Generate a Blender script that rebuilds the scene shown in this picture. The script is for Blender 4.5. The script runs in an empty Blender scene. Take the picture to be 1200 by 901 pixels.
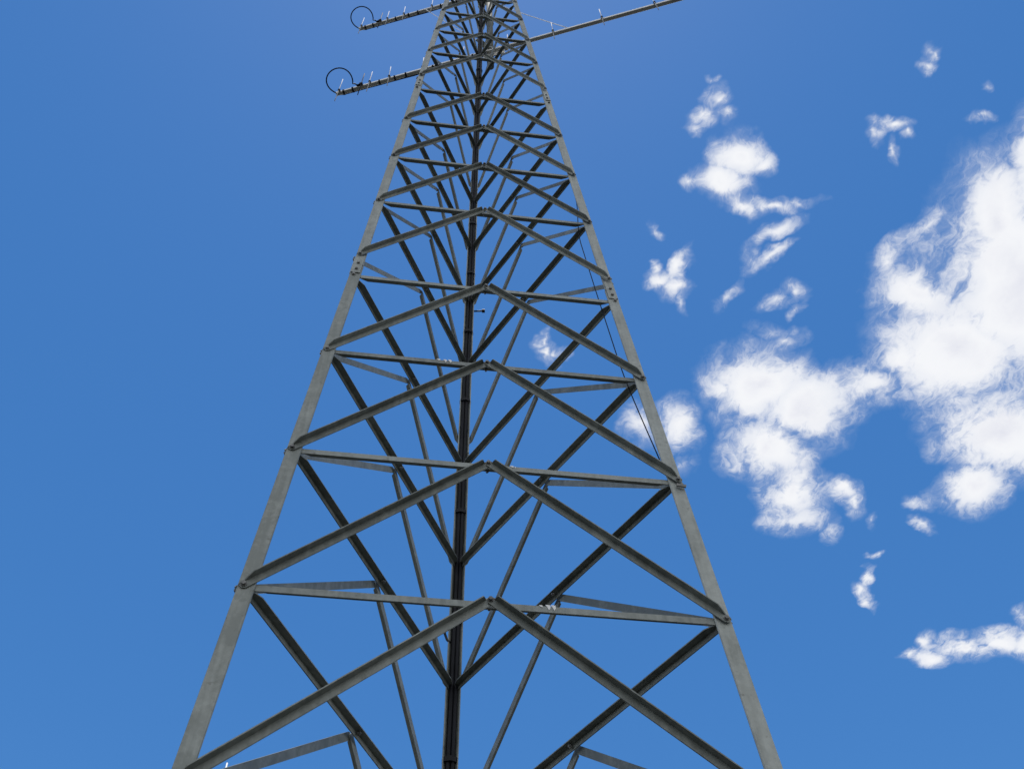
import bpy, bmesh, math, random
from mathutils import Vector, Matrix

random.seed(7)
R = math.radians
sc = bpy.context.scene

# ---------------------------------------------------------------- camera
cam_data = bpy.data.cameras.new("camera")
cam = bpy.data.objects.new("camera", cam_data)
sc.collection.objects.link(cam)
c_r = Vector((0.9915111692, -0.1278929577, -0.0234305934))
c_u = Vector((-0.0925203330, -0.8205999907, 0.5639642217))
c_f = Vector((0.0913541971, 0.5570090185, 0.8254667552))
cam.matrix_world = Matrix((
    (c_r.x, c_u.x, -c_f.x, -0.210414),
    (c_r.y, c_u.y, -c_f.y, -2.039744),
    (c_r.z, c_u.z, -c_f.z, 1.55),
    (0, 0, 0, 1)))
cam_data.sensor_width = 36.0
cam_data.lens = 36.34
cam_data.clip_start = 0.05
cam_data.clip_end = 20000.0
sc.camera = cam

# ---------------------------------------------------------------- view / exposure
sc.view_settings.view_transform = 'Standard'
sc.view_settings.look = 'None'
sc.view_settings.gamma = 1.0
sc.view_settings.use_curve_mapping = False
sc.view_settings.exposure = 0.4

# ---------------------------------------------------------------- sun and sky
SUN_EL, SUN_AZ = R(87), R(10)          # azimuth clockwise from +Y
SUN_STRENGTH, SKY_STRENGTH = 2.2, 0.115
sun_dir = Vector((math.sin(SUN_AZ) * math.cos(SUN_EL), math.cos(SUN_AZ) * math.cos(SUN_EL), math.sin(SUN_EL)))
sun_data = bpy.data.lights.new("sun", 'SUN')
sun_data.energy = SUN_STRENGTH
sun_data.angle = R(0.53)
sun_data.color = (1.0, 0.955, 0.89)
sun = bpy.data.objects.new("sun", sun_data)
sun.rotation_euler = sun_dir.to_track_quat('Z', 'Y').to_euler()
sun.location = (0, 0, 30)
sc.collection.objects.link(sun)

# Cloud patches of the sky: centre and half axes on the cloud layer (x/z, y/z of the view direction),
# turn of the long axis, thickness.
PUFFS = [
    (0.6542, 0.4742, 0.1964, 0.1209, 0.975, 1.25),
    (0.6182, 0.5746, 0.1311, 0.1012, -2.644, 1.20),
    (0.5997, 0.4024, 0.0850, 0.0606, 0.830, 1.10),
    (0.6215, 0.3462, 0.0901, 0.0465, 1.045, 1.10),
    (0.7150, 0.6827, 0.1218, 0.0905, -2.751, 1.10),
    (0.7155, 0.7678, 0.0693, 0.0515, 0.744, 1.00),
    (0.6865, 0.7968, 0.0394, 0.0196, -2.711, 0.50),
    (0.5054, 0.4595, 0.0516, 0.0250, 1.717, 0.66),
    (0.5455, 0.5031, 0.0788, 0.0621, -2.672, 0.95),
    (0.5294, 0.4137, 0.0438, 0.0185, 2.199, 0.60),
    (0.5249, 0.6299, 0.0656, 0.0496, -2.931, 0.75),
    (0.4008, 0.6415, 0.0873, 0.0743, -2.710, 1.15),
    (0.4671, 0.6715, 0.0880, 0.0706, -2.871, 1.10),
    (0.4365, 0.7335, 0.0859, 0.0692, 0.967, 1.05),
    (0.4874, 0.7969, 0.0702, 0.0587, 0.699, 0.95),
    (0.5460, 0.7862, 0.0461, 0.0289, -2.598, 0.85),
    (0.5705, 0.8094, 0.0347, 0.0177, 1.282, 0.70),
    (0.5008, 0.8433, 0.0566, 0.0377, -3.102, 0.60),
    (0.5572, 0.8581, 0.0308, 0.0154, 1.201, 0.50),
    (0.3555, 0.6466, 0.0406, 0.0349, 0.870, 0.75),
    (0.4189, 0.5774, 0.0286, 0.0214, 2.786, 0.60),
    (0.3190, 0.7136, 0.0546, 0.0350, 1.275, 0.80),
    (0.2700, 0.7165, 0.0441, 0.0348, 1.225, 0.60),
    (0.3382, 0.7755, 0.0292, 0.0234, 2.019, 0.45),
    (0.1490, 0.6268, 0.0215, 0.0138, -2.451, 0.80),
    (0.1426, 0.6171, 0.0229, 0.0108, 1.547, 0.75),
    (0.1589, 0.6269, 0.0167, 0.0105, 2.807, 0.65),
    (0.3060, 0.3698, 0.0380, 0.0322, -2.859, 1.00),
    (0.3004, 0.3977, 0.0459, 0.0239, -3.024, 0.95),
    (0.3330, 0.3731, 0.0245, 0.0199, -2.934, 0.80),
    (0.3262, 0.4159, 0.0330, 0.0162, -2.772, 0.75),
    (0.3568, 0.4162, 0.0409, 0.0114, -3.098, 0.68),
    (0.3896, 0.4104, 0.0250, 0.0079, 2.946, 0.50),
    (0.2676, 0.4016, 0.0179, 0.0132, -3.127, 0.65),
    (0.2711, 0.3121, 0.0230, 0.0143, 1.780, 0.66),
    (0.2646, 0.3357, 0.0167, 0.0128, 2.747, 0.66),
    (0.2817, 0.3301, 0.0130, 0.0114, 0.727, 0.60),
    (0.2589, 0.3453, 0.0139, 0.0089, 3.100, 0.50),
    (0.2670, 0.2886, 0.0084, 0.0058, 3.135, 0.42),
    (0.3649, 0.4451, 0.0439, 0.0126, 2.543, 0.66),
    (0.3685, 0.4755, 0.0394, 0.0130, 2.405, 0.62),
    (0.3454, 0.4782, 0.0246, 0.0132, 1.400, 0.45),
    (0.3339, 0.5276, 0.0292, 0.0117, 1.971, 0.50),
    (0.4125, 0.5108, 0.0194, 0.0181, 0.679, 0.60),
    (0.3920, 0.5285, 0.0313, 0.0126, 2.568, 0.55),
    (0.4142, 0.5371, 0.0189, 0.0102, 2.124, 0.50),
    (0.3962, 0.5685, 0.0353, 0.0129, -2.934, 0.45),
    (0.2722, 0.4951, 0.0369, 0.0133, 1.519, 0.85),
    (0.2599, 0.5220, 0.0273, 0.0186, -2.943, 0.80),
    (0.2792, 0.5263, 0.0250, 0.0191, 2.050, 0.80),
    (0.2470, 0.5065, 0.0139, 0.0120, 1.081, 0.60),
    (0.2901, 0.5447, 0.0243, 0.0095, 1.328, 0.60),
    (0.4524, 0.3131, 0.0273, 0.0117, 2.959, 0.75),
    (0.4401, 0.3272, 0.0159, 0.0103, 1.629, 0.62),
    (0.4719, 0.3197, 0.0147, 0.0088, 0.844, 0.66),
    (0.4634, 0.3445, 0.0222, 0.0079, 1.284, 0.58),
    (0.4619, 0.2390, 0.0153, 0.0071, 1.639, 0.62),
    (0.4597, 0.2517, 0.0099, 0.0077, -2.758, 0.55),
    (0.5384, 0.3019, 0.0158, 0.0070, 3.089, 0.50),
    (0.5328, 0.2700, 0.0090, 0.0081, 0.234, 0.42),
    (0.6341, 0.9604, 0.0310, 0.0150, -2.433, 0.75),
    (0.6315, 0.9345, 0.0358, 0.0093, 1.291, 0.70),
    (0.6522, 0.9818, 0.0225, 0.0116, 1.165, 0.66),
    (0.6015, 0.8339, 0.0157, 0.0116, 0.939, 0.50),
    (0.6232, 0.8847, 0.0133, 0.0096, 2.894, 0.50),
    (0.6554, 0.8031, 0.0336, 0.0150, -2.750, 0.42),
    (0.6778, 0.8391, 0.0265, 0.0115, -2.746, 0.60),
    (0.7409, 1.0814, 0.0199, 0.0183, 1.770, 0.70),
    (0.7543, 1.0475, 0.0338, 0.0211, 1.045, 0.80),
    (0.7759, 1.0852, 0.0461, 0.0270, -3.101, 0.85),
    (0.8189, 1.0553, 0.0668, 0.0420, -3.046, 0.95),
    (0.8644, 1.0398, 0.0594, 0.0379, -3.016, 0.95),
    (0.9100, 1.0406, 0.0586, 0.0405, -2.888, 0.95),
    (0.8752, 0.9893, 0.0352, 0.0144, 1.196, 0.55),
    (0.2381, 0.4550, 0.0120, 0.0081, 1.286, 0.40),
    (0.5604, 0.5871, 0.0710, 0.0552, 0.766, 0.90),
]

world = bpy.data.worlds.new("World")
sc.world = world
world.use_nodes = True
wt = world.node_tree
wt.nodes.clear()


def wn(kind, **kw):
    n = wt.nodes.new(kind)
    for k, v in kw.items():
        setattr(n, k, v)
    return n


def wmath(op, a, b=None, c=None, clamp=False):
    n = wn('ShaderNodeMath', operation=op, use_clamp=clamp)
    for i, v in enumerate((a, b, c)):
        if v is None:
            continue
        if isinstance(v, (int, float)):
            n.inputs[i].default_value = v
        else:
            wt.links.new(v, n.inputs[i])
    return n.outputs[0]


def wvec(op, a, b=None, scale=None):
    n = wn('ShaderNodeVectorMath', operation=op)
    for i, v in enumerate((a, b)):
        if v is None:
            continue
        if isinstance(v, tuple):
            n.inputs[i].default_value = v
        else:
            wt.links.new(v, n.inputs[i])
    if scale is not None:
        n.inputs['Scale'].default_value = scale
    return n.outputs['Value'] if op in ('LENGTH', 'DOT_PRODUCT') else n.outputs['Vector']


def wnoise(vec, scale, detail, rough, lac=2.0, out='Fac'):
    n = wn('ShaderNodeTexNoise', noise_dimensions='3D')
    n.inputs['Scale'].default_value = scale
    n.inputs['Detail'].default_value = detail
    n.inputs['Roughness'].default_value = rough
    n.inputs['Lacunarity'].default_value = lac
    wt.links.new(vec, n.inputs['Vector'])
    return n.outputs[out]


def build_world():
    sky = wn('ShaderNodeTexSky', sky_type='NISHITA', sun_disc=False)
    sky.sun_elevation = SUN_EL
    sky.sun_rotation = SUN_AZ
    sky.altitude = 600
    sky.air_density = 1.0
    sky.dust_density = 0.12
    sky.ozone_density = 3.0
    hsv = wn('ShaderNodeHueSaturation')
    hsv.inputs['Saturation'].default_value = 1.27
    hsv.inputs['Value'].default_value = 0.98
    wt.links.new(sky.outputs[0], hsv.inputs['Color'])

    tc = wn('ShaderNodeTexCoord')
    d = wvec('NORMALIZE', tc.outputs['Generated'])
    sep = wn('ShaderNodeSeparateXYZ')
    wt.links.new(d, sep.inputs[0])
    zc = wmath('MAXIMUM', sep.outputs['Z'], 0.02)
    comb = wn('ShaderNodeCombineXYZ')
    wt.links.new(wmath('DIVIDE', sep.outputs['X'], zc), comb.inputs[0])
    wt.links.new(wmath('DIVIDE', sep.outputs['Y'], zc), comb.inputs[1])
    p = comb.outputs[0]

    # wind-torn edges: warp the layer coordinates before looking the patches up
    def warp(v, scale, detail, amount):
        col = wnoise(v, scale, detail, 0.55, out='Color')
        off = wvec('SUBTRACT', col, (0.5, 0.5, 0.5))
        off = wvec('MULTIPLY', off, (1, 1, 0))
        return wvec('ADD', v, wvec('SCALE', off, scale=amount))

    pw = warp(p, 14.0, 4, 0.066)
    field = None
    for (x, y, a, b, ang, w) in PUFFS:
        m = wn('ShaderNodeMapping', vector_type='TEXTURE')
        m.inputs['Location'].default_value = (x, y, 0)
        m.inputs['Rotation'].default_value = (0, 0, ang)
        m.inputs['Scale'].default_value = (a, b, 1)
        wt.links.new(pw, m.inputs['Vector'])
        f = wmath('MULTIPLY_ADD', wvec('LENGTH', m.outputs[0]), -w, w)
        field = f if field is None else wmath('MAXIMUM', field, f)
    # fine torn structure: swirled, then billows drawn out along the wind
    pf = warp(warp(p, 24.0, 3, 0.045), 90.0, 3, 0.010)
    n1 = wnoise(pf, 15.0, 10, 0.66)
    st = wn('ShaderNodeMapping', vector_type='POINT')
    st.inputs['Rotation'].default_value = (0, 0, 0.9)
    st.inputs['Scale'].default_value = (1.0, 0.5, 1.0)
    wt.links.new(pf, st.inputs['Vector'])
    n2 = wnoise(st.outputs[0], 42.0, 8, 0.66)
    ridge = wmath('SUBTRACT', 0.13, wmath('ABSOLUTE', wmath('SUBTRACT', n2, 0.5)))
    field2 = wmath('MULTIPLY', field, wmath('MULTIPLY_ADD', field, 1.5, 0.45))
    nn = wmath('ADD', wmath('MULTIPLY', wmath('SUBTRACT', n1, 0.5), 2.6), wmath('MULTIPLY', ridge, 2.6))
    dens = wmath('ADD', wmath('ADD', field2, nn), -0.14)
    inside = wmath('MULTIPLY', field, 5.0, clamp=True)          # nothing far from a patch
    alpha = wn('ShaderNodeMapRange', interpolation_type='SMOOTHSTEP', clamp=True)
    alpha.inputs['From Min'].default_value = -0.08
    alpha.inputs['From Max'].default_value = 1.12
    wt.links.new(dens, alpha.inputs['Value'])
    veil = wn('ShaderNodeMapRange', interpolation_type='SMOOTHSTEP', clamp=True)    # thin vapour round the patches
    veil.inputs['From Min'].default_value = -0.45
    veil.inputs['From Max'].default_value = 1.0
    wt.links.new(dens, veil.inputs['Value'])
    al = wmath('MAXIMUM', alpha.outputs[0], wmath('MULTIPLY', veil.outputs[0], 0.42))
    al = wmath('MULTIPLY', al, inside)
    al = wmath('MULTIPLY', al, wmath('MULTIPLY_ADD', wmath('MULTIPLY', field, 1.25, clamp=True), 0.4, 0.6))   # thin scraps stay translucent
    al = wmath('MULTIPLY', al, 0.97)

    # added fill light: unseen bright cloud low all round and behind the viewer
    fill_cloud = wn('ShaderNodeMapRange', interpolation_type='SMOOTHSTEP', clamp=True)
    fill_cloud.inputs['From Min'].default_value = 0.0
    fill_cloud.inputs['From Max'].default_value = -0.35
    wt.links.new(sep.outputs['Y'], fill_cloud.inputs['Value'])
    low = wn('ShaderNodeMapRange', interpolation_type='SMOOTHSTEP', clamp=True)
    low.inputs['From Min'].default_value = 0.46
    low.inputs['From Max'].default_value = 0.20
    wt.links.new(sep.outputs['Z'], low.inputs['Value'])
    where = wmath('MAXIMUM', fill_cloud.outputs[0], low.outputs[0])
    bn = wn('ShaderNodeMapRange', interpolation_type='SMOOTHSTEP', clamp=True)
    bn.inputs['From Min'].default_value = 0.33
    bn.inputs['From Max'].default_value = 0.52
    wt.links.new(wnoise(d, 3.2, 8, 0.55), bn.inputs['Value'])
    fill_cloud_al = wmath('MULTIPLY', wmath('MULTIPLY', where, bn.outputs[0]), 0.95)

    # thick cloud passes a little less and slightly cooler light than its thin rim
    thick = wn('ShaderNodeMapRange', interpolation_type='SMOOTHSTEP', clamp=True)
    thick.inputs['From Min'].default_value = 0.80
    thick.inputs['From Max'].default_value = 1.65
    wt.links.new(wmath('MULTIPLY_ADD', field, 1.15, wmath('MULTIPLY', wmath('SUBTRACT', wnoise(pf, 8.0, 7, 0.6), 0.5), 1.6)), thick.inputs['Value'])
    ccol = wn('ShaderNodeMix', data_type='RGBA')
    ccol.inputs[6].default_value = (6.2, 6.25, 6.4, 1)
    ccol.inputs[7].default_value = (4.85, 4.92, 5.5, 1)
    wt.links.new(thick.outputs[0], ccol.inputs[0])
    mix = wn('ShaderNodeMix', data_type='RGBA')
    wt.links.new(al, mix.inputs[0])
    wt.links.new(hsv.outputs[0], mix.inputs[6])
    wt.links.new(ccol.outputs[2], mix.inputs[7])
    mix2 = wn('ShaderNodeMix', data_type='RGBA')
    wt.links.new(fill_cloud_al, mix2.inputs[0])
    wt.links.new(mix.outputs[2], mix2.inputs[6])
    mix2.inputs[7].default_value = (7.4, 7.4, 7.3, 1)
    bg = wn('ShaderNodeBackground')
    bg.inputs['Strength'].default_value = SKY_STRENGTH
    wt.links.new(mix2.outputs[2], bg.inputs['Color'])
    out = wn('ShaderNodeOutputWorld')
    wt.links.new(bg.outputs[0], out.inputs['Surface'])


build_world()

# ---------------------------------------------------------------- helpers
col = sc.collection


def material(name):
    m = bpy.data.materials.new(name)
    m.use_nodes = True
    nt = m.node_tree
    b = nt.nodes['Principled BSDF']
    return m, nt, b


def galvanised(name, lo, hi, metallic=0.25, rough=(0.42, 0.68)):
    m, nt, b = material(name)
    L = nt.links.new
    tc = nt.nodes.new('ShaderNodeTexCoord')
    oi = nt.nodes.new('ShaderNodeObjectInfo')
    # blotchy weathered zinc
    n1 = nt.nodes.new('ShaderNodeTexNoise'); n1.inputs['Scale'].default_value = 14; n1.inputs['Detail'].default_value = 7; n1.inputs['Roughness'].default_value = .62
    n2 = nt.nodes.new('ShaderNodeTexVoronoi'); n2.inputs['Scale'].default_value = 95
    mp = nt.nodes.new('ShaderNodeMapping'); mp.inputs['Scale'].default_value = (70, 70, 5)
    n3 = nt.nodes.new('ShaderNodeTexNoise'); n3.inputs['Scale'].default_value = 1; n3.inputs['Detail'].default_value = 4
    L(tc.outputs['Object'], n1.inputs['Vector']); L(tc.outputs['Object'], n2.inputs['Vector'])
    L(tc.outputs['Object'], mp.inputs['Vector']); L(mp.outputs[0], n3.inputs['Vector'])

    def mth(op, a, c, d=None):
        n = nt.nodes.new('ShaderNodeMath'); n.operation = op
        for i, v in enumerate((a, c, d)):
            if v is None: continue
            if isinstance(v, (int, float)): n.inputs[i].default_value = v
            else: L(v, n.inputs[i])
        return n.outputs[0]
    bw = nt.nodes.new('ShaderNodeRGBToBW'); L(n2.outputs['Color'], bw.inputs[0])
    s = mth('MULTIPLY_ADD', n1.outputs['Fac'], 1.25, -0.2)
    s = mth('MULTIPLY_ADD', mth('SUBTRACT', bw.outputs[0], .5), .22, s)
    s = mth('MULTIPLY_ADD', mth('SUBTRACT', n3.outputs['Fac'], .5), .85, s)
    s = mth('MULTIPLY_ADD', mth('SUBTRACT', oi.outputs['Random'], .5), .55, s)
    cr = nt.nodes.new('ShaderNodeValToRGB')
    cr.color_ramp.elements[0].position = .12; cr.color_ramp.elements[0].color = (*lo, 1)
    cr.color_ramp.elements[1].position = .82; cr.color_ramp.elements[1].color = (*hi, 1)
    L(s, cr.inputs[0])
    # small dark specks and scuffs
    n4 = nt.nodes.new('ShaderNodeTexNoise'); n4.inputs['Scale'].default_value = 48; n4.inputs['Detail'].default_value = 3
    L(tc.outputs['Object'], n4.inputs['Vector'])
    sp = nt.nodes.new('ShaderNodeMapRange'); sp.inputs['From Min'].default_value = .66; sp.inputs['From Max'].default_value = .74
    L(n4.outputs['Fac'], sp.inputs['Value'])
    mx = nt.nodes.new('ShaderNodeMix'); mx.data_type = 'RGBA'; mx.inputs[7].default_value = (.10, .095, .085, 1)
    L(mth('MULTIPLY', sp.outputs[0], .55), mx.inputs[0]); L(cr.outputs[0], mx.inputs[6])
    L(mx.outputs[2], b.inputs['Base Color'])
    rr = nt.nodes.new('ShaderNodeMapRange'); rr.inputs['To Min'].default_value = rough[0]; rr.inputs['To Max'].default_value = rough[1]
    L(n1.outputs['Fac'], rr.inputs['Value']); L(rr.outputs[0], b.inputs['Roughness'])
    b.inputs['Metallic'].default_value = metallic
    bp = nt.nodes.new('ShaderNodeBump'); bp.inputs['Strength'].default_value = .12; bp.inputs['Distance'].default_value = .002
    L(n1.outputs['Fac'], bp.inputs['Height']); L(bp.outputs[0], b.inputs['Normal'])
    return m


def plain(name, colr, rough=.5, metallic=0.0, vary=.25, scale=30, spec=.5):
    m, nt, b = material(name)
    tc = nt.nodes.new('ShaderNodeTexCoord')
    n = nt.nodes.new('ShaderNodeTexNoise'); n.inputs['Scale'].default_value = scale; n.inputs['Detail'].default_value = 5
    nt.links.new(tc.outputs['Object'], n.inputs['Vector'])
    cr = nt.nodes.new('ShaderNodeValToRGB')
    cr.color_ramp.elements[0].position = .3; cr.color_ramp.elements[0].color = (*[c * (1 - vary) for c in colr], 1)
    cr.color_ramp.elements[1].position = .7; cr.color_ramp.elements[1].color = (*[min(1, c * (1 + vary)) for c in colr], 1)
    nt.links.new(n.outputs['Fac'], cr.inputs[0]); nt.links.new(cr.outputs[0], b.inputs['Base Color'])
    b.inputs['Roughness'].default_value = rough; b.inputs['Metallic'].default_value = metallic
    b.inputs['Specular IOR Level'].default_value = spec
    return m


M_LEG = galvanised('galvanised_leg_steel', (.20, .218, .202), (.375, .40, .378))
M_BRACE = galvanised('galvanised_brace_steel', (.145, .160, .149), (.29, .312, .294))
M_BOLT = galvanised('bolt_steel', (.12, .12, .115), (.30, .30, .29), metallic=.4)
M_ALU = galvanised('weathered_aluminium', (.70, .69, .66), (.86, .85, .82), metallic=.3, rough=(.34, .5))
M_ROD = plain('bright_aluminium_rod', (.62, .63, .65), .75, 0, .06, spec=.05)
M_DARKROD = plain('dark_rod', (.05, .055, .07), .7, 0, spec=.05)
M_PIPE = plain('dull_pipe_steel', (.20, .21, .20), .7, 0, .3, 20, spec=.1)
M_BLACK = plain('black_plastic', (.012, .012, .014), .6, 0, .3, spec=.2)
M_COAX = plain('black_cable_jacket', (.009, .010, .014), .6, 0, .35, 12, spec=.2)
M_ROPE = plain('pale_rope', (.86, .86, .84), .8, 0, .06)
M_WHITE = plain('white_paint', (.80, .80, .79), .5, 0, .05)
M_CONC = plain('concrete', (.33, .32, .30), .9, 0, .2, 9)


def link(name, bm, mat, parent=None, smooth=False):
    bmesh.ops.recalc_face_normals(bm, faces=bm.faces[:])
    me = bpy.data.meshes.new(name)
    bm.to_mesh(me); bm.free()
    for mm in (mat if isinstance(mat, (list, tuple)) else (mat,)):
        me.materials.append(mm)
    if smooth:
        for p in me.polygons: p.use_smooth = True
    o = bpy.data.objects.new(name, me)
    col.objects.link(o)
    if parent is not None: o.parent = parent
    return o


def thing(name, label, cat, group=None):
    o = bpy.data.objects.new(name, None)
    o.empty_display_size = .2
    col.objects.link(o)
    return tag(o, label, cat, group)


def tag(o, label, cat, group=None):
    o['label'] = label; o['category'] = cat
    if group: o['group'] = group
    return o


def loft(bm, rings, cap=True, mi=0):
    vs = [[bm.verts.new(p) for p in r] for r in rings]
    n = len(vs[0])
    for a, b in zip(vs, vs[1:]):
        for i in range(n):
            f = bm.faces.new((a[i], a[(i + 1) % n], b[(i + 1) % n], b[i])); f.material_index = mi
    if cap:
        bm.faces.new(vs[0]).material_index = mi
        bm.faces.new(vs[-1]).material_index = mi


def frame(a):
    a = a.normalized()
    h = Vector((0, 0, 1)) if abs(a.z) < .9 else Vector((1, 0, 0))
    u = a.cross(h).normalized()
    return u, u.cross(a).normalized()


def rod(bm, p, q, r, n=12, mi=0, r2=None):
    p, q = Vector(p), Vector(q)
    u, v = frame(q - p)
    ring = lambda c, rr: [c + (u * math.cos(2 * math.pi * i / n) + v * math.sin(2 * math.pi * i / n)) * rr for i in range(n)]
    loft(bm, [ring(p, r), ring(q, r2 or r)], mi=mi)


def tube(bm, pts, r, n=10, mi=0):
    pts = [Vector(p) for p in pts]
    u, v = frame(pts[1] - pts[0])
    rings = []
    for k, p in enumerate(pts):
        a = (pts[min(k + 1, len(pts) - 1)] - pts[max(k - 1, 0)]).normalized()
        u = (u - a * u.dot(a)).normalized(); v = a.cross(u)
        rings.append([p + (u * math.cos(2 * math.pi * i / n) + v * math.sin(2 * math.pi * i / n)) * r for i in range(n)])
    loft(bm, rings, mi=mi)


def box(bm, c, ax, ay, az, sx, sy, sz, mi=0):
    """box centred at c with half sizes along three unit axes"""
    r = lambda s: [c + ax * (i * sx) + ay * (j * sy) + az * (s * sz) for i, j in ((-1, -1), (1, -1), (1, 1), (-1, 1))]
    loft(bm, [r(-1), r(1)], mi=mi)


def bolt(bm, c, n, out=.005, rad=.0054, mi=1, back=.018):
    """hex head with washer on the outside, nut and shank end on the inside of a joint"""
    turn = random.random()
    n = n.normalized(); u, v = frame(n)

    def hexa(a, b, r, k=6):
        ring = lambda s: [c + n * s + (u * math.cos(2 * math.pi * (i + turn) / k) + v * math.sin(2 * math.pi * (i + turn) / k)) * r for i in range(k)]
        loft(bm, [ring(a), ring(b)], mi=mi)
    hexa(-.001, .002, rad * 1.3, 14)
    hexa(.002, .002 + out, rad)
    hexa(-back - .005, -back, rad)
    hexa(-back - .009, -back - .005, rad * .52, 8)


# ---------------------------------------------------------------- ground
def build_ground():
    bm = bmesh.new()
    S = 4000
    for x0, x1 in ((-S, S),):
        vs = [bm.verts.new(v) for v in ((-S, -S, 0), (S, -S, 0), (S, S, 0), (-S, S, 0))]
        bm.faces.new(vs)
    m, nt, b = material('dry_grass_ground')
    tc = nt.nodes.new('ShaderNodeTexCoord')
    n1 = nt.nodes.new('ShaderNodeTexNoise'); n1.inputs['Scale'].default_value = .35; n1.inputs['Detail'].default_value = 10; n1.inputs['Roughness'].default_value = .7
    n2 = nt.nodes.new('ShaderNodeTexNoise'); n2.inputs['Scale'].default_value = 30; n2.inputs['Detail'].default_value = 6
    nt.links.new(tc.outputs['Object'], n1.inputs['Vector']); nt.links.new(tc.outputs['Object'], n2.inputs['Vector'])
    ad = nt.nodes.new('ShaderNodeMath'); ad.operation = 'MULTIPLY_ADD'; ad.inputs[1].default_value = .5
    nt.links.new(n2.outputs['Fac'], ad.inputs[0]); nt.links.new(n1.outputs['Fac'], ad.inputs[2])
    cr = nt.nodes.new('ShaderNodeValToRGB')
    cr.color_ramp.elements[0].position = .55; cr.color_ramp.elements[0].color = (.010, .012, .007, 1)
    cr.color_ramp.elements[1].position = .95; cr.color_ramp.elements[1].color = (.024, .023, .017, 1)
    nt.links.new(ad.outputs[0], cr.inputs[0]); nt.links.new(cr.outputs[0], b.inputs['Base Color'])
    b.inputs['Roughness'].default_value = .95
    bp = nt.nodes.new('ShaderNodeBump'); bp.inputs['Strength'].default_value = .6; bp.inputs['Distance'].default_value = .05
    nt.links.new(n2.outputs['Fac'], bp.inputs['Height']); nt.links.new(bp.outputs[0], b.inputs['Normal'])
    o = link('ground', bm, m)
    o['kind'] = 'structure'


build_ground()

# ---------------------------------------------------------------- lattice tower
U, H0 = 1.25, 1.55
TAP, KB, B0, B1 = 0.098404, 0.99701, -0.016838, 0.0066245
EB = .015                     # bolt line in from a leg's corner
LA, LT = .040, .005           # leg angle: flange and thickness
Z1, HP, Z4B, Z8B, Z12B = 1.32526, 0.41497, 2.69312, 4.53207, 6.3200


def width(z): return 1 - TAP * z + .0100 * max(0.0, 2.63 - z)     # the lower length splays a little more


def corner(leg, z):
    """outer corner of a leg at height z (panel units above the eye), in metres"""
    w = width(z)
    Z = U * z + H0
    if leg == 'L': return Vector((-U * w / 2 - .013, -U * w / 12 ** .5 - .002, Z))
    if leg == 'R': return Vector((U * w / 2 + .013, -U * w / 12 ** .5 - .002, Z))
    return Vector((U * (B0 + B1 * z), U * KB * w / 3 ** .5 + .042, Z))


FACES = (('L', 'R'), ('R', 'B'), ('B', 'L'))


def outward(f, z):
    P, Q = f
    n = (corner(Q, z) - corner(P, z)).cross(corner(P, z + 1) - corner(P, z)).normalized()
    c = (corner('L', z) + corner('R', z) + corner('B', z)) / 3
    return n if n.dot(corner(P, z) - c) > 0 else -n


def node(f, i, z, e=EB):
    P, Q = (f[0], f[1]) if i == 0 else (f[1], f[0])
    a, b = corner(P, z), corner(Q, z)
    return a + (b - a).normalized() * e


def leg_ring(leg, z, a=LA, t=LT, grow=0.0):
    """60 degree angle section of a leg at height z"""
    if leg == 'B': a = a * 1.3
    others = [k for k in 'LRB' if k != leg]
    c = corner(leg, z)
    d1, d2 = [(corner(k, z) - c).normalized() for k in others]
    bis = (d1 + d2).normalized()
    half = math.acos(max(-1, min(1, d1.dot(bis))))
    c = c - bis * (grow / math.sin(half))
    n1 = (bis - d1 * bis.dot(d1)).normalized(); n2 = (bis - d2 * bis.dot(d2)).normalized()
    r = .002
    return [c + d1 * r, c + d1 * (a - r), c + d1 * a + n1 * r, c + d1 * a + n1 * t, c + bis * (t / math.sin(half)),
            c + d2 * a + n2 * t, c + d2 * a + n2 * r, c + d2 * (a - r), c + d2 * r]


def angle_bar(bm, P, Q, n, hv, ho, side, base, t=.003, e0=.009, e1=.009, cut=.075, tip=.5, cut1=None):
    """rolled angle from bolt P to bolt Q: one flange flat in the face, the other standing off its upper edge
    (side +1 outward, -1 inward), trimmed away towards the bolted ends"""
    a = (Q - P).normalized(); L = (Q - P).length
    v = n.cross(a).normalized()
    if v.z < 0: v = -v
    n = a.cross(v).normalized() if a.cross(v).dot(n) > 0 else -a.cross(v).normalized()

    cut1 = cut1 or cut

    def ring(s, h, k):
        if side > 0: lo, hi, f = base, base + t, base + max(t + .0012, h)
        else: lo, hi, f = base, base - t, base - max(t + .0012, h)
        g = .5 * hv
        top = g if k == 1 else g * (.35 + .65 * k)
        q = [(-g * k, lo), (-g * k, hi), (min(g - t, top - .002), hi), (min(g - t, top - .002), f), (top, f), (top, lo)]
        c = P + a * s
        return [c + v * y + n * x for y, x in q]
    st = [(-e0, 0, tip), (-e0 + hv * .32, 0, 1), (.25 * cut, 0, 1), (cut * .55, ho * .62, 1), (cut, ho, 1),
          (L - cut1, ho, 1), (L - cut1 * .55, ho * .62, 1), (L - .25 * cut1, 0, 1), (L + e1 - hv * .32, 0, 1), (L + e1, 0, tip)]
    loft(bm, [ring(*s) for s in st])


tower = thing('lattice_tower', 'tall triangular galvanised steel lattice tower tapering upward against the blue sky', 'tower')

# concrete pads under the legs
for k in 'LRB':
    c = corner(k, -1.22); bm = bmesh.new()
    box(bm, Vector((c.x, c.y, .04)), Vector((1, 0, 0)), Vector((0, 1, 0)), Vector((0, 0, 1)), .25, .25, .09)
    link('footing', bm, M_CONC, tower)

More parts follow.
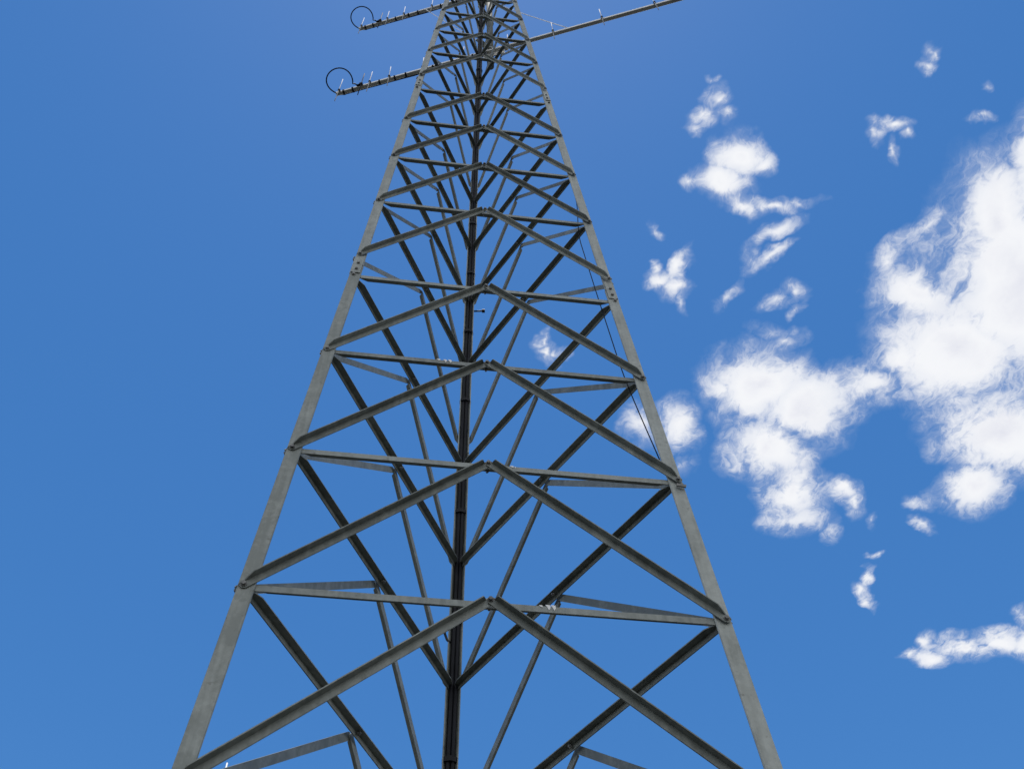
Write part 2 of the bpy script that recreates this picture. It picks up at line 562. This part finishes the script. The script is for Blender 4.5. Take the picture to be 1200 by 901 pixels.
SECTIONS = [  # bottom, top of the leg lengths, first foot level, panels
    (Z1 - HP, 4, None), (Z4B, 4, None), (Z8B, 4, None), (Z12B, 3, None)]
JOINTS = [Z1 - HP - .065, (Z1 + 3 * HP + Z4B) / 2, (Z4B + 4 * HP + Z8B) / 2, (Z8B + 4 * HP + Z12B) / 2, Z12B + 3 * HP + .35]
LEGW = (.040, .040, .038, .034, .032)
lo = (.13 - H0) / U
for si, top in enumerate(JOINTS):
    for k in 'LRB':
        bm = bmesh.new()
        loft(bm, [leg_ring(k, lo + .003, LEGW[si]), leg_ring(k, top - .003, LEGW[si])])
        # little bolt ends of the braces that meet the leg show on its outer faces: those belong to the braces
        link('leg', bm, M_LEG, tower)
    lo = top

for j, zj in enumerate(JOINTS[:4]):
    for k in 'LRB':
        bm = bmesh.new()
        h = .052 if j < 2 else .06
        for o in (x for x in 'LRB' if x != k):
            f = next(f for f in FACES if k in f and o in f)
            n = outward(f, zj)
            c0, c1 = corner(k, zj - h), corner(k, zj + h)
            du = (corner(o, zj) - corner(k, zj)).normalized()
            ring = lambda c: [c + du * x + n * y for x, y in ((.003, .0004), (.003, .0040), (LEGW[j + 1] - .003, .0040), (LEGW[j + 1] - .003, .0004))]
            loft(bm, [ring(c0), ring(c1)])
            for dz in (-.6, .1):
                c = corner(k, zj + h * dz)
                p = c + (corner(o, zj + h * dz) - c).normalized() * (EB + .004) + n * .004
                bolt(bm, p, n, out=.004, rad=.0048, back=.012)
        link('splice_plate', bm, [M_LEG, M_BOLT], tower)

SIZES = ((.0215, .0190, .0190, .0215), (.0205, .0180, .0185, .0215), (.0178, .0155, .0165, .0195), (.0172, .0150, .0160, .0190))
TB = .003
for si, (zf, panels, _) in enumerate(SECTIONS):
    HV, HO, GV, GO = SIZES[si]
    for p in range(panels):
        z0, z1 = zf + p * HP, zf + (p + 1) * HP
        for f in FACES:
            n = outward(f, z0)
            A, B = node(f, 0, z0), node(f, 1, z0)
            C, D = node(f, 0, z1), node(f, 1, z1)
            mid = (C + D) / 2
            base = .005 if p == 0 else .0005
            # two diagonals rising to the middle of the horizontal above, outside the legs
            for i, S in enumerate((A, B)):
                bm = bmesh.new()
                b2 = base + (TB + .0005 if i else 0)
                angle_bar(bm, S, mid - (mid - S).normalized() * .004, n, HV, HO, 1, b2, TB, e0=.010, e1=.008, cut=.034, cut1=.010)
                bolt(bm, S + n * (b2 + TB), n, back=.012 + b2)
                if i: bolt(bm, mid + n * (b2 + TB), n, back=.024)
                link('diagonal_brace', bm, [M_BRACE, M_BOLT], tower)
            # horizontal inside the legs
            bm = bmesh.new()
            angle_bar(bm, C, D, n, GV, GO, -1, -LT - .0005, TB, e0=.006, e1=.006, cut=.050)
            if p == panels - 1:
                for q in (C, D): bolt(bm, q, n, back=.014)
            hb = link('horizontal_brace', bm, [M_BRACE, M_BOLT], tower)
            # white paint dabs left on three of the front horizontals
            if f == FACES[0] and zf == SECTIONS[0][0] and p < 3:
                marks = {0: ((.118, .007), (.1345, .010), (.147, .010)), 1: ((.0655, .008), (.074, .004)), 2: ((-.150, .010), (-.130, .010), (-.115, .011))}[p]
                for kx, (mx, sz) in enumerate(marks):
                    bmk = bmesh.new()
                    ax = (D - C).normalized(); v = n.cross(ax).normalized(); v = v if v.z > 0 else -v
                    c = (C + D) / 2; c = c + ax * ((mx - c.x) / ax.x) - n * (LT - .0002) + v * .006
                    q = [(-sz * .6, sz * .75), (sz * .5, sz * .7), (sz * .55, -sz * .2), (sz * .15, -sz * (.9 if kx else .1)), (-sz * .2, sz * .1)]
                    loft(bmk, [[c + ax * a + v * b + n * s for a, b in q] for s in (-.0004, .0006)])
                    link('paint_mark', bmk, M_WHITE, hb)

# base panel, below the picture: one tall braced panel and its horizontals
HV, HO, _, _ = SIZES[0]
zb, zt = (.35 - H0) / U, JOINTS[0] - .05
for f in FACES:
    n = outward(f, zb)
    A, B, C, D = node(f, 0, zb), node(f, 1, zb), node(f, 0, zt), node(f, 1, zt)
    for S in (A, B):
        bm = bmesh.new()
        angle_bar(bm, S, (C + D) / 2 - ((C + D) / 2 - S).normalized() * .02, n, HV, HO, 1, .0005, TB)
        bolt(bm, S + n * .0045, n, back=.012)
        link('diagonal_brace', bm, [M_BRACE, M_BOLT], tower)
    bm = bmesh.new()
    angle_bar(bm, C, D, n, .031, .031, -1, -LT - .0005, TB, e0=.008, e1=.008)
    link('horizontal_brace', bm, [M_BRACE, M_BOLT], tower)


UP0 = Vector((0, 0, 1))


def rear(z, depth, side):
    """a point inside the rear leg's angle: depth from its corner towards the tower's axis, side to the right"""
    c = corner('B', z)
    return Vector((c.x + side, c.y - depth, c.z))


# cable clamps round the bundle in the rear leg, step bolt on its right flange
for z in [Z1 + HP * (k + .5) for k in range(-1, 3)] + [Z4B + HP * (k + .5) for k in range(4)] + [Z8B + HP * (k + .5) for k in range(4)]:
    bm = bmesh.new()
    c = rear(z, .036, 0)
    bulge = -.012 if abs(z - Z1 - HP * 1.5) < .01 else 0
    pts = [(-.023, .014), (-.0255, .0), (-.019, -.014), (0, -.020), (.019, -.014), (.0255, .0), (.023, .014)]
    r0 = [c + Vector((x * .96, y, -.008)) for x, y in pts] + [c + Vector((x * .88, y + .003, -.008)) for x, y in reversed(pts)]
    r1 = [q + Vector((0, 0, .017)) for q in r0]
    loft(bm, [r0, r1])
    if bulge:
        tube(bm, [c + Vector(q) for q in ((-.020, -.012, .008), (-.032, .0, .010), (-.038, .004, -.01), (-.036, .004, -.045), (-.028, .0, -.075), (-.018, -.004, -.09))], .0045, 8)
    link('cable_clamp', bm, M_BLACK, tower)
bm = bmesh.new()
zz = Z4B + 2 * HP - .05
c = corner('B', zz)
d = (corner('R', zz) - c).normalized()
q = c + d * .030; nf = outward(('R', 'B'), zz)
rod(bm, q + Vector((.002, -.004, 0)), q + Vector((.058, -.012, .0)), .004, 8)
rod(bm, q + Vector((.048, -.011, 0)), q + Vector((.062, -.0125, .0)), .009, 8)
link('step_bolt', bm, M_BLACK, tower)
# small lug that stands out from the right leg
bm = bmesh.new()
zz = Z1 + HP - .022
c = corner('R', zz)
box(bm, c + Vector((-.012, -.008, 0)), Vector((.97, -.05, -.22)).normalized(), Vector((0, 1, 0)), Vector((.22, 0, .97)).normalized(), .013, .002, .005)
link('lug', bm, M_BOLT, tower)

# ---------------------------------------------------------------- cables on the tower
ztop = 7.45
offs = [(.027, -.0125, .0072), (.030, .0005, .0075), (.027, .0135, .0070), (.041, -.0068, .0068), (.042, .0068, .0064)]
zs = [-1.1 + k * (ztop + 1.1) / 70 for k in range(71)]
for i, (dep, sd, rr) in enumerate(offs):
    bm = bmesh.new()
    ph = random.random() * 6
    pts = [rear(z, dep + .0015 * math.sin(z * 5.1 + ph), sd + .0018 * math.sin(z * 3.3 + ph * 2)) for z in zs]
    tube(bm, pts, rr, 10)
    o = link('coax_cable', bm, M_COAX, None, True)
    tag(o, 'black coaxial cable in the bundle running up inside the rear leg of the tower', 'cable', 'coaxial cables strapped inside the rear leg')

# thin earth wire hanging beside the right leg
bm = bmesh.new()
pts = []
for k in range(60):
    z = .3 + k * 3.4 / 59
    a, b = corner('R', z), corner('L', z)
    g = max(0, min(1, (z - 1.55) / .75)); g = g * g * (3 - 2 * g)
    e = max(0, min(1, (3.35 - z) / .35)); g *= e * e * (3 - 2 * e)
    s = .027 + .031 * g + .003 * math.sin(z * 2.1 + .5)
    pts.append(a + (b - a).normalized() * s + Vector((-.002, .012 + .022 * g, 0)))
tube(bm, pts, .0019, 8)
tag(link('thin_cable', bm, M_COAX, None, True), 'single thin black cable hanging loose alongside the right leg of the tower', 'cable')

# ---------------------------------------------------------------- antennas
BD = Vector((.925204, -.379470, 0))     # direction of both booms
BN = Vector((-.379470, -.925204, 0))    # level, square to the booms
UP = Vector((0, 0, 1))


def yagi(label, z, with_stay):
    t = thing('yagi_antenna', label, 'antenna', 'long yagi antennas on the tower')
    tip = Vector((-1.03346, .77719, z))
    at = lambda s, c=0.0, h=0.0: tip + BD * s + BN * c + UP * h
    br = .0215
    bm = bmesh.new()
    sq = lambda s: [at(s, x, y) for x, y in ((-.012, -.014), (.012, -.014), (.014, -.012), (.014, .012), (.012, .014), (-.012, .014), (-.014, .012), (-.014, -.012))]
    loft(bm, [sq(-.012), sq(3.02)])
    link('boom', bm, M_ALU, t)
    for s, half in ((.018, .255), (.270, .235), (.430, .232), (.700, .229), (1.03, .226), (1.385, .223), (1.74, .221), (2.121, .219), (2.526, .217), (2.93, .215)):
        bm = bmesh.new()
        lean = (random.random() - .5) * .03
        c = .026
        rod(bm, at(s - lean * half, c, -half), at(s + lean * half, c, half), .0030, 8)
        e = link('element', bm, M_ROD, t, True)
        bm = bmesh.new()
        box(bm, at(s, .012, 0), BD, BN, UP, .008, .018, .010)
        rod(bm, at(s, .030, 0), at(s, .034, 0), .005, 8)
        link('clip', bm, M_BLACK, e)
    # driven dipole, its feed block and the looped feed cable
    bm = bmesh.new()
    rod(bm, at(.200, .027, -.26), at(.206, .027, .24), .0036, 8)
    e = link('driven_element', bm, M_DARKROD, t, True)
    bm = bmesh.new()
    box(bm, at(.2, .014, 0), BD, BN, UP, .012, .020, .013)
    rod(bm, at(.163, .022, .0), at(.187, .022, 0), .008, 10)
    link('feed_block', bm, M_BLACK, e)
    bm = bmesh.new()
    cs, cc, r = .047, .087, .102
    pts = [at(.165, .022, 0), at(.158, .036, 0)]
    for k in range(25):
        a = R(-24) + R(258) * k / 24
        pts.append(at(cs + r * math.cos(a), cc + r * math.sin(a), .012 * math.sin(a * 2)))
    pts += [at(.0, -.006, -.004), at(.04, -.0185, .0), at(.12, -.0192, .0)]
    pts += [at(.12 + k * .1, -.0192 + .0008 * math.sin(k * 2.2), -.004 + .004 * math.sin(k)) for k in range(1, 11)]
    tube(bm, pts, .0052, 8)
    link('feed_cable', bm, M_COAX, t, True)
    for s in (.050, .125, .345, .47, .56, .78, .93, 1.10):
        bm = bmesh.new()
        ring = lambda ds: [at(s + ds, -.003 + .0225 * math.cos(a), .0205 * math.sin(a)) for a in [2 * math.pi * k / 16 for k in range(16)]]
        loft(bm, [ring(-.006), ring(.006)])
        link('cable_tie', bm, M_BLACK, t)
    # plate and saddles that hold the boom to the pole
    bm = bmesh.new()
    box(bm, at(1.262, -.024, -.002), BD, BN, UP, .085, .003, .055)
    for ds in (-.05, .05, .10):
        box(bm, at(1.262 + ds, -.003, 0), BD, BN, UP, .010, .019, .019)
    link('mounting_bracket', bm, M_ALU, t)
    return at


lower = yagi('lower of two long yagi antennas, its boom crossing behind the tower', 9.55, True)
upper = yagi('upper yagi antenna near the top edge, its looped feed end left of the tower', 11.36, True)

# pole that carries both booms, behind the rear leg
pole = thing('mounting_pole', 'short vertical steel pipe clamped behind the rear leg to carry the antenna booms', 'pole')
pp = lower(1.225, -.055)
bm = bmesh.new()
rod(bm, Vector((pp.x, pp.y, 9.36)), Vector((pp.x, pp.y, 11.75)), .027, 20)
link('pipe', bm, M_PIPE, pole, True)
for z in (9.75, 10.55, 11.2):
    bm = bmesh.new()
    a = corner('B', (z - H0) / U)
    b = Vector((pp.x, pp.y, z)); dd = (b - a); dd.z = 0
    box(bm, Vector(((a.x + b.x) / 2, (a.y + b.y) / 2, z)), dd.normalized(), UP.cross(dd.normalized()), UP, dd.length / 2 + .03, .02, .004)
    rod(bm, b - UP * .02, b + UP * .02, .034, 16)
    link('clamp', bm, M_BRACE, pole)

# coax tails from the booms to the rear leg
for at, dz, lab in ((lower, .28, 'black feed cable looping from the lower boom down to the rear leg'),
                    (upper, .5, 'black feed cable looping from the upper boom down to the rear leg')):
    a = at(1.12, -.0192, -.004)
    zc = (a.z - dz - H0) / U
    c = rear(zc, .05, .01)
    pts = []
    for k in range(21):
        u = k / 20
        p = a.lerp(c, u) + Vector((.05 * math.sin(math.pi * u), -.07 * math.sin(math.pi * u), -.10 * math.sin(math.pi * u)))
        pts.append(p)
    pts += [rear(zc - .03 * k, .05, .01) for k in range(1, 12)]
    bm = bmesh.new(); tube(bm, pts, .0065, 8)
    tag(link('feed_tail', bm, M_COAX, None, True), lab, 'cable')

# stay ropes between the booms and the pole
for a, b, lab in ((lower(1.852, .01, .02), Vector((pp.x, pp.y, 11.27)), 'thin pale stay rope running from the right boom up to the tower'),
                  (upper(.64, .01, -.02), Vector((pp.x, pp.y, 9.85)), 'thin pale stay rope running from the upper left boom down to the tower')):
    bm = bmesh.new()
    pts = [a.lerp(b, k / 16) - UP * .03 * math.sin(math.pi * k / 16) for k in range(17)]
    tube(bm, pts, .0032, 6)
    tag(link('stay_rope', bm, M_ROPE, None, True), lab, 'rope')

# slim white mast standing farther off, only its tip reaches the picture
mast = thing('whip_mast', 'slim white mast far behind the tower, only its tip showing at the bottom left', 'mast')
mast.location = (-1.683, 6.839, 0)
bm = bmesh.new()
rod(bm, Vector((0, 0, .0)), Vector((0, 0, 4.0)), .022, 12)
link('tube', bm, M_WHITE, mast, True)
bm = bmesh.new()
rod(bm, Vector((0, 0, 4.0)), Vector((0, 0, 7.775)), .011, 12, r2=.008)
link('whip', bm, M_WHITE, mast, True)
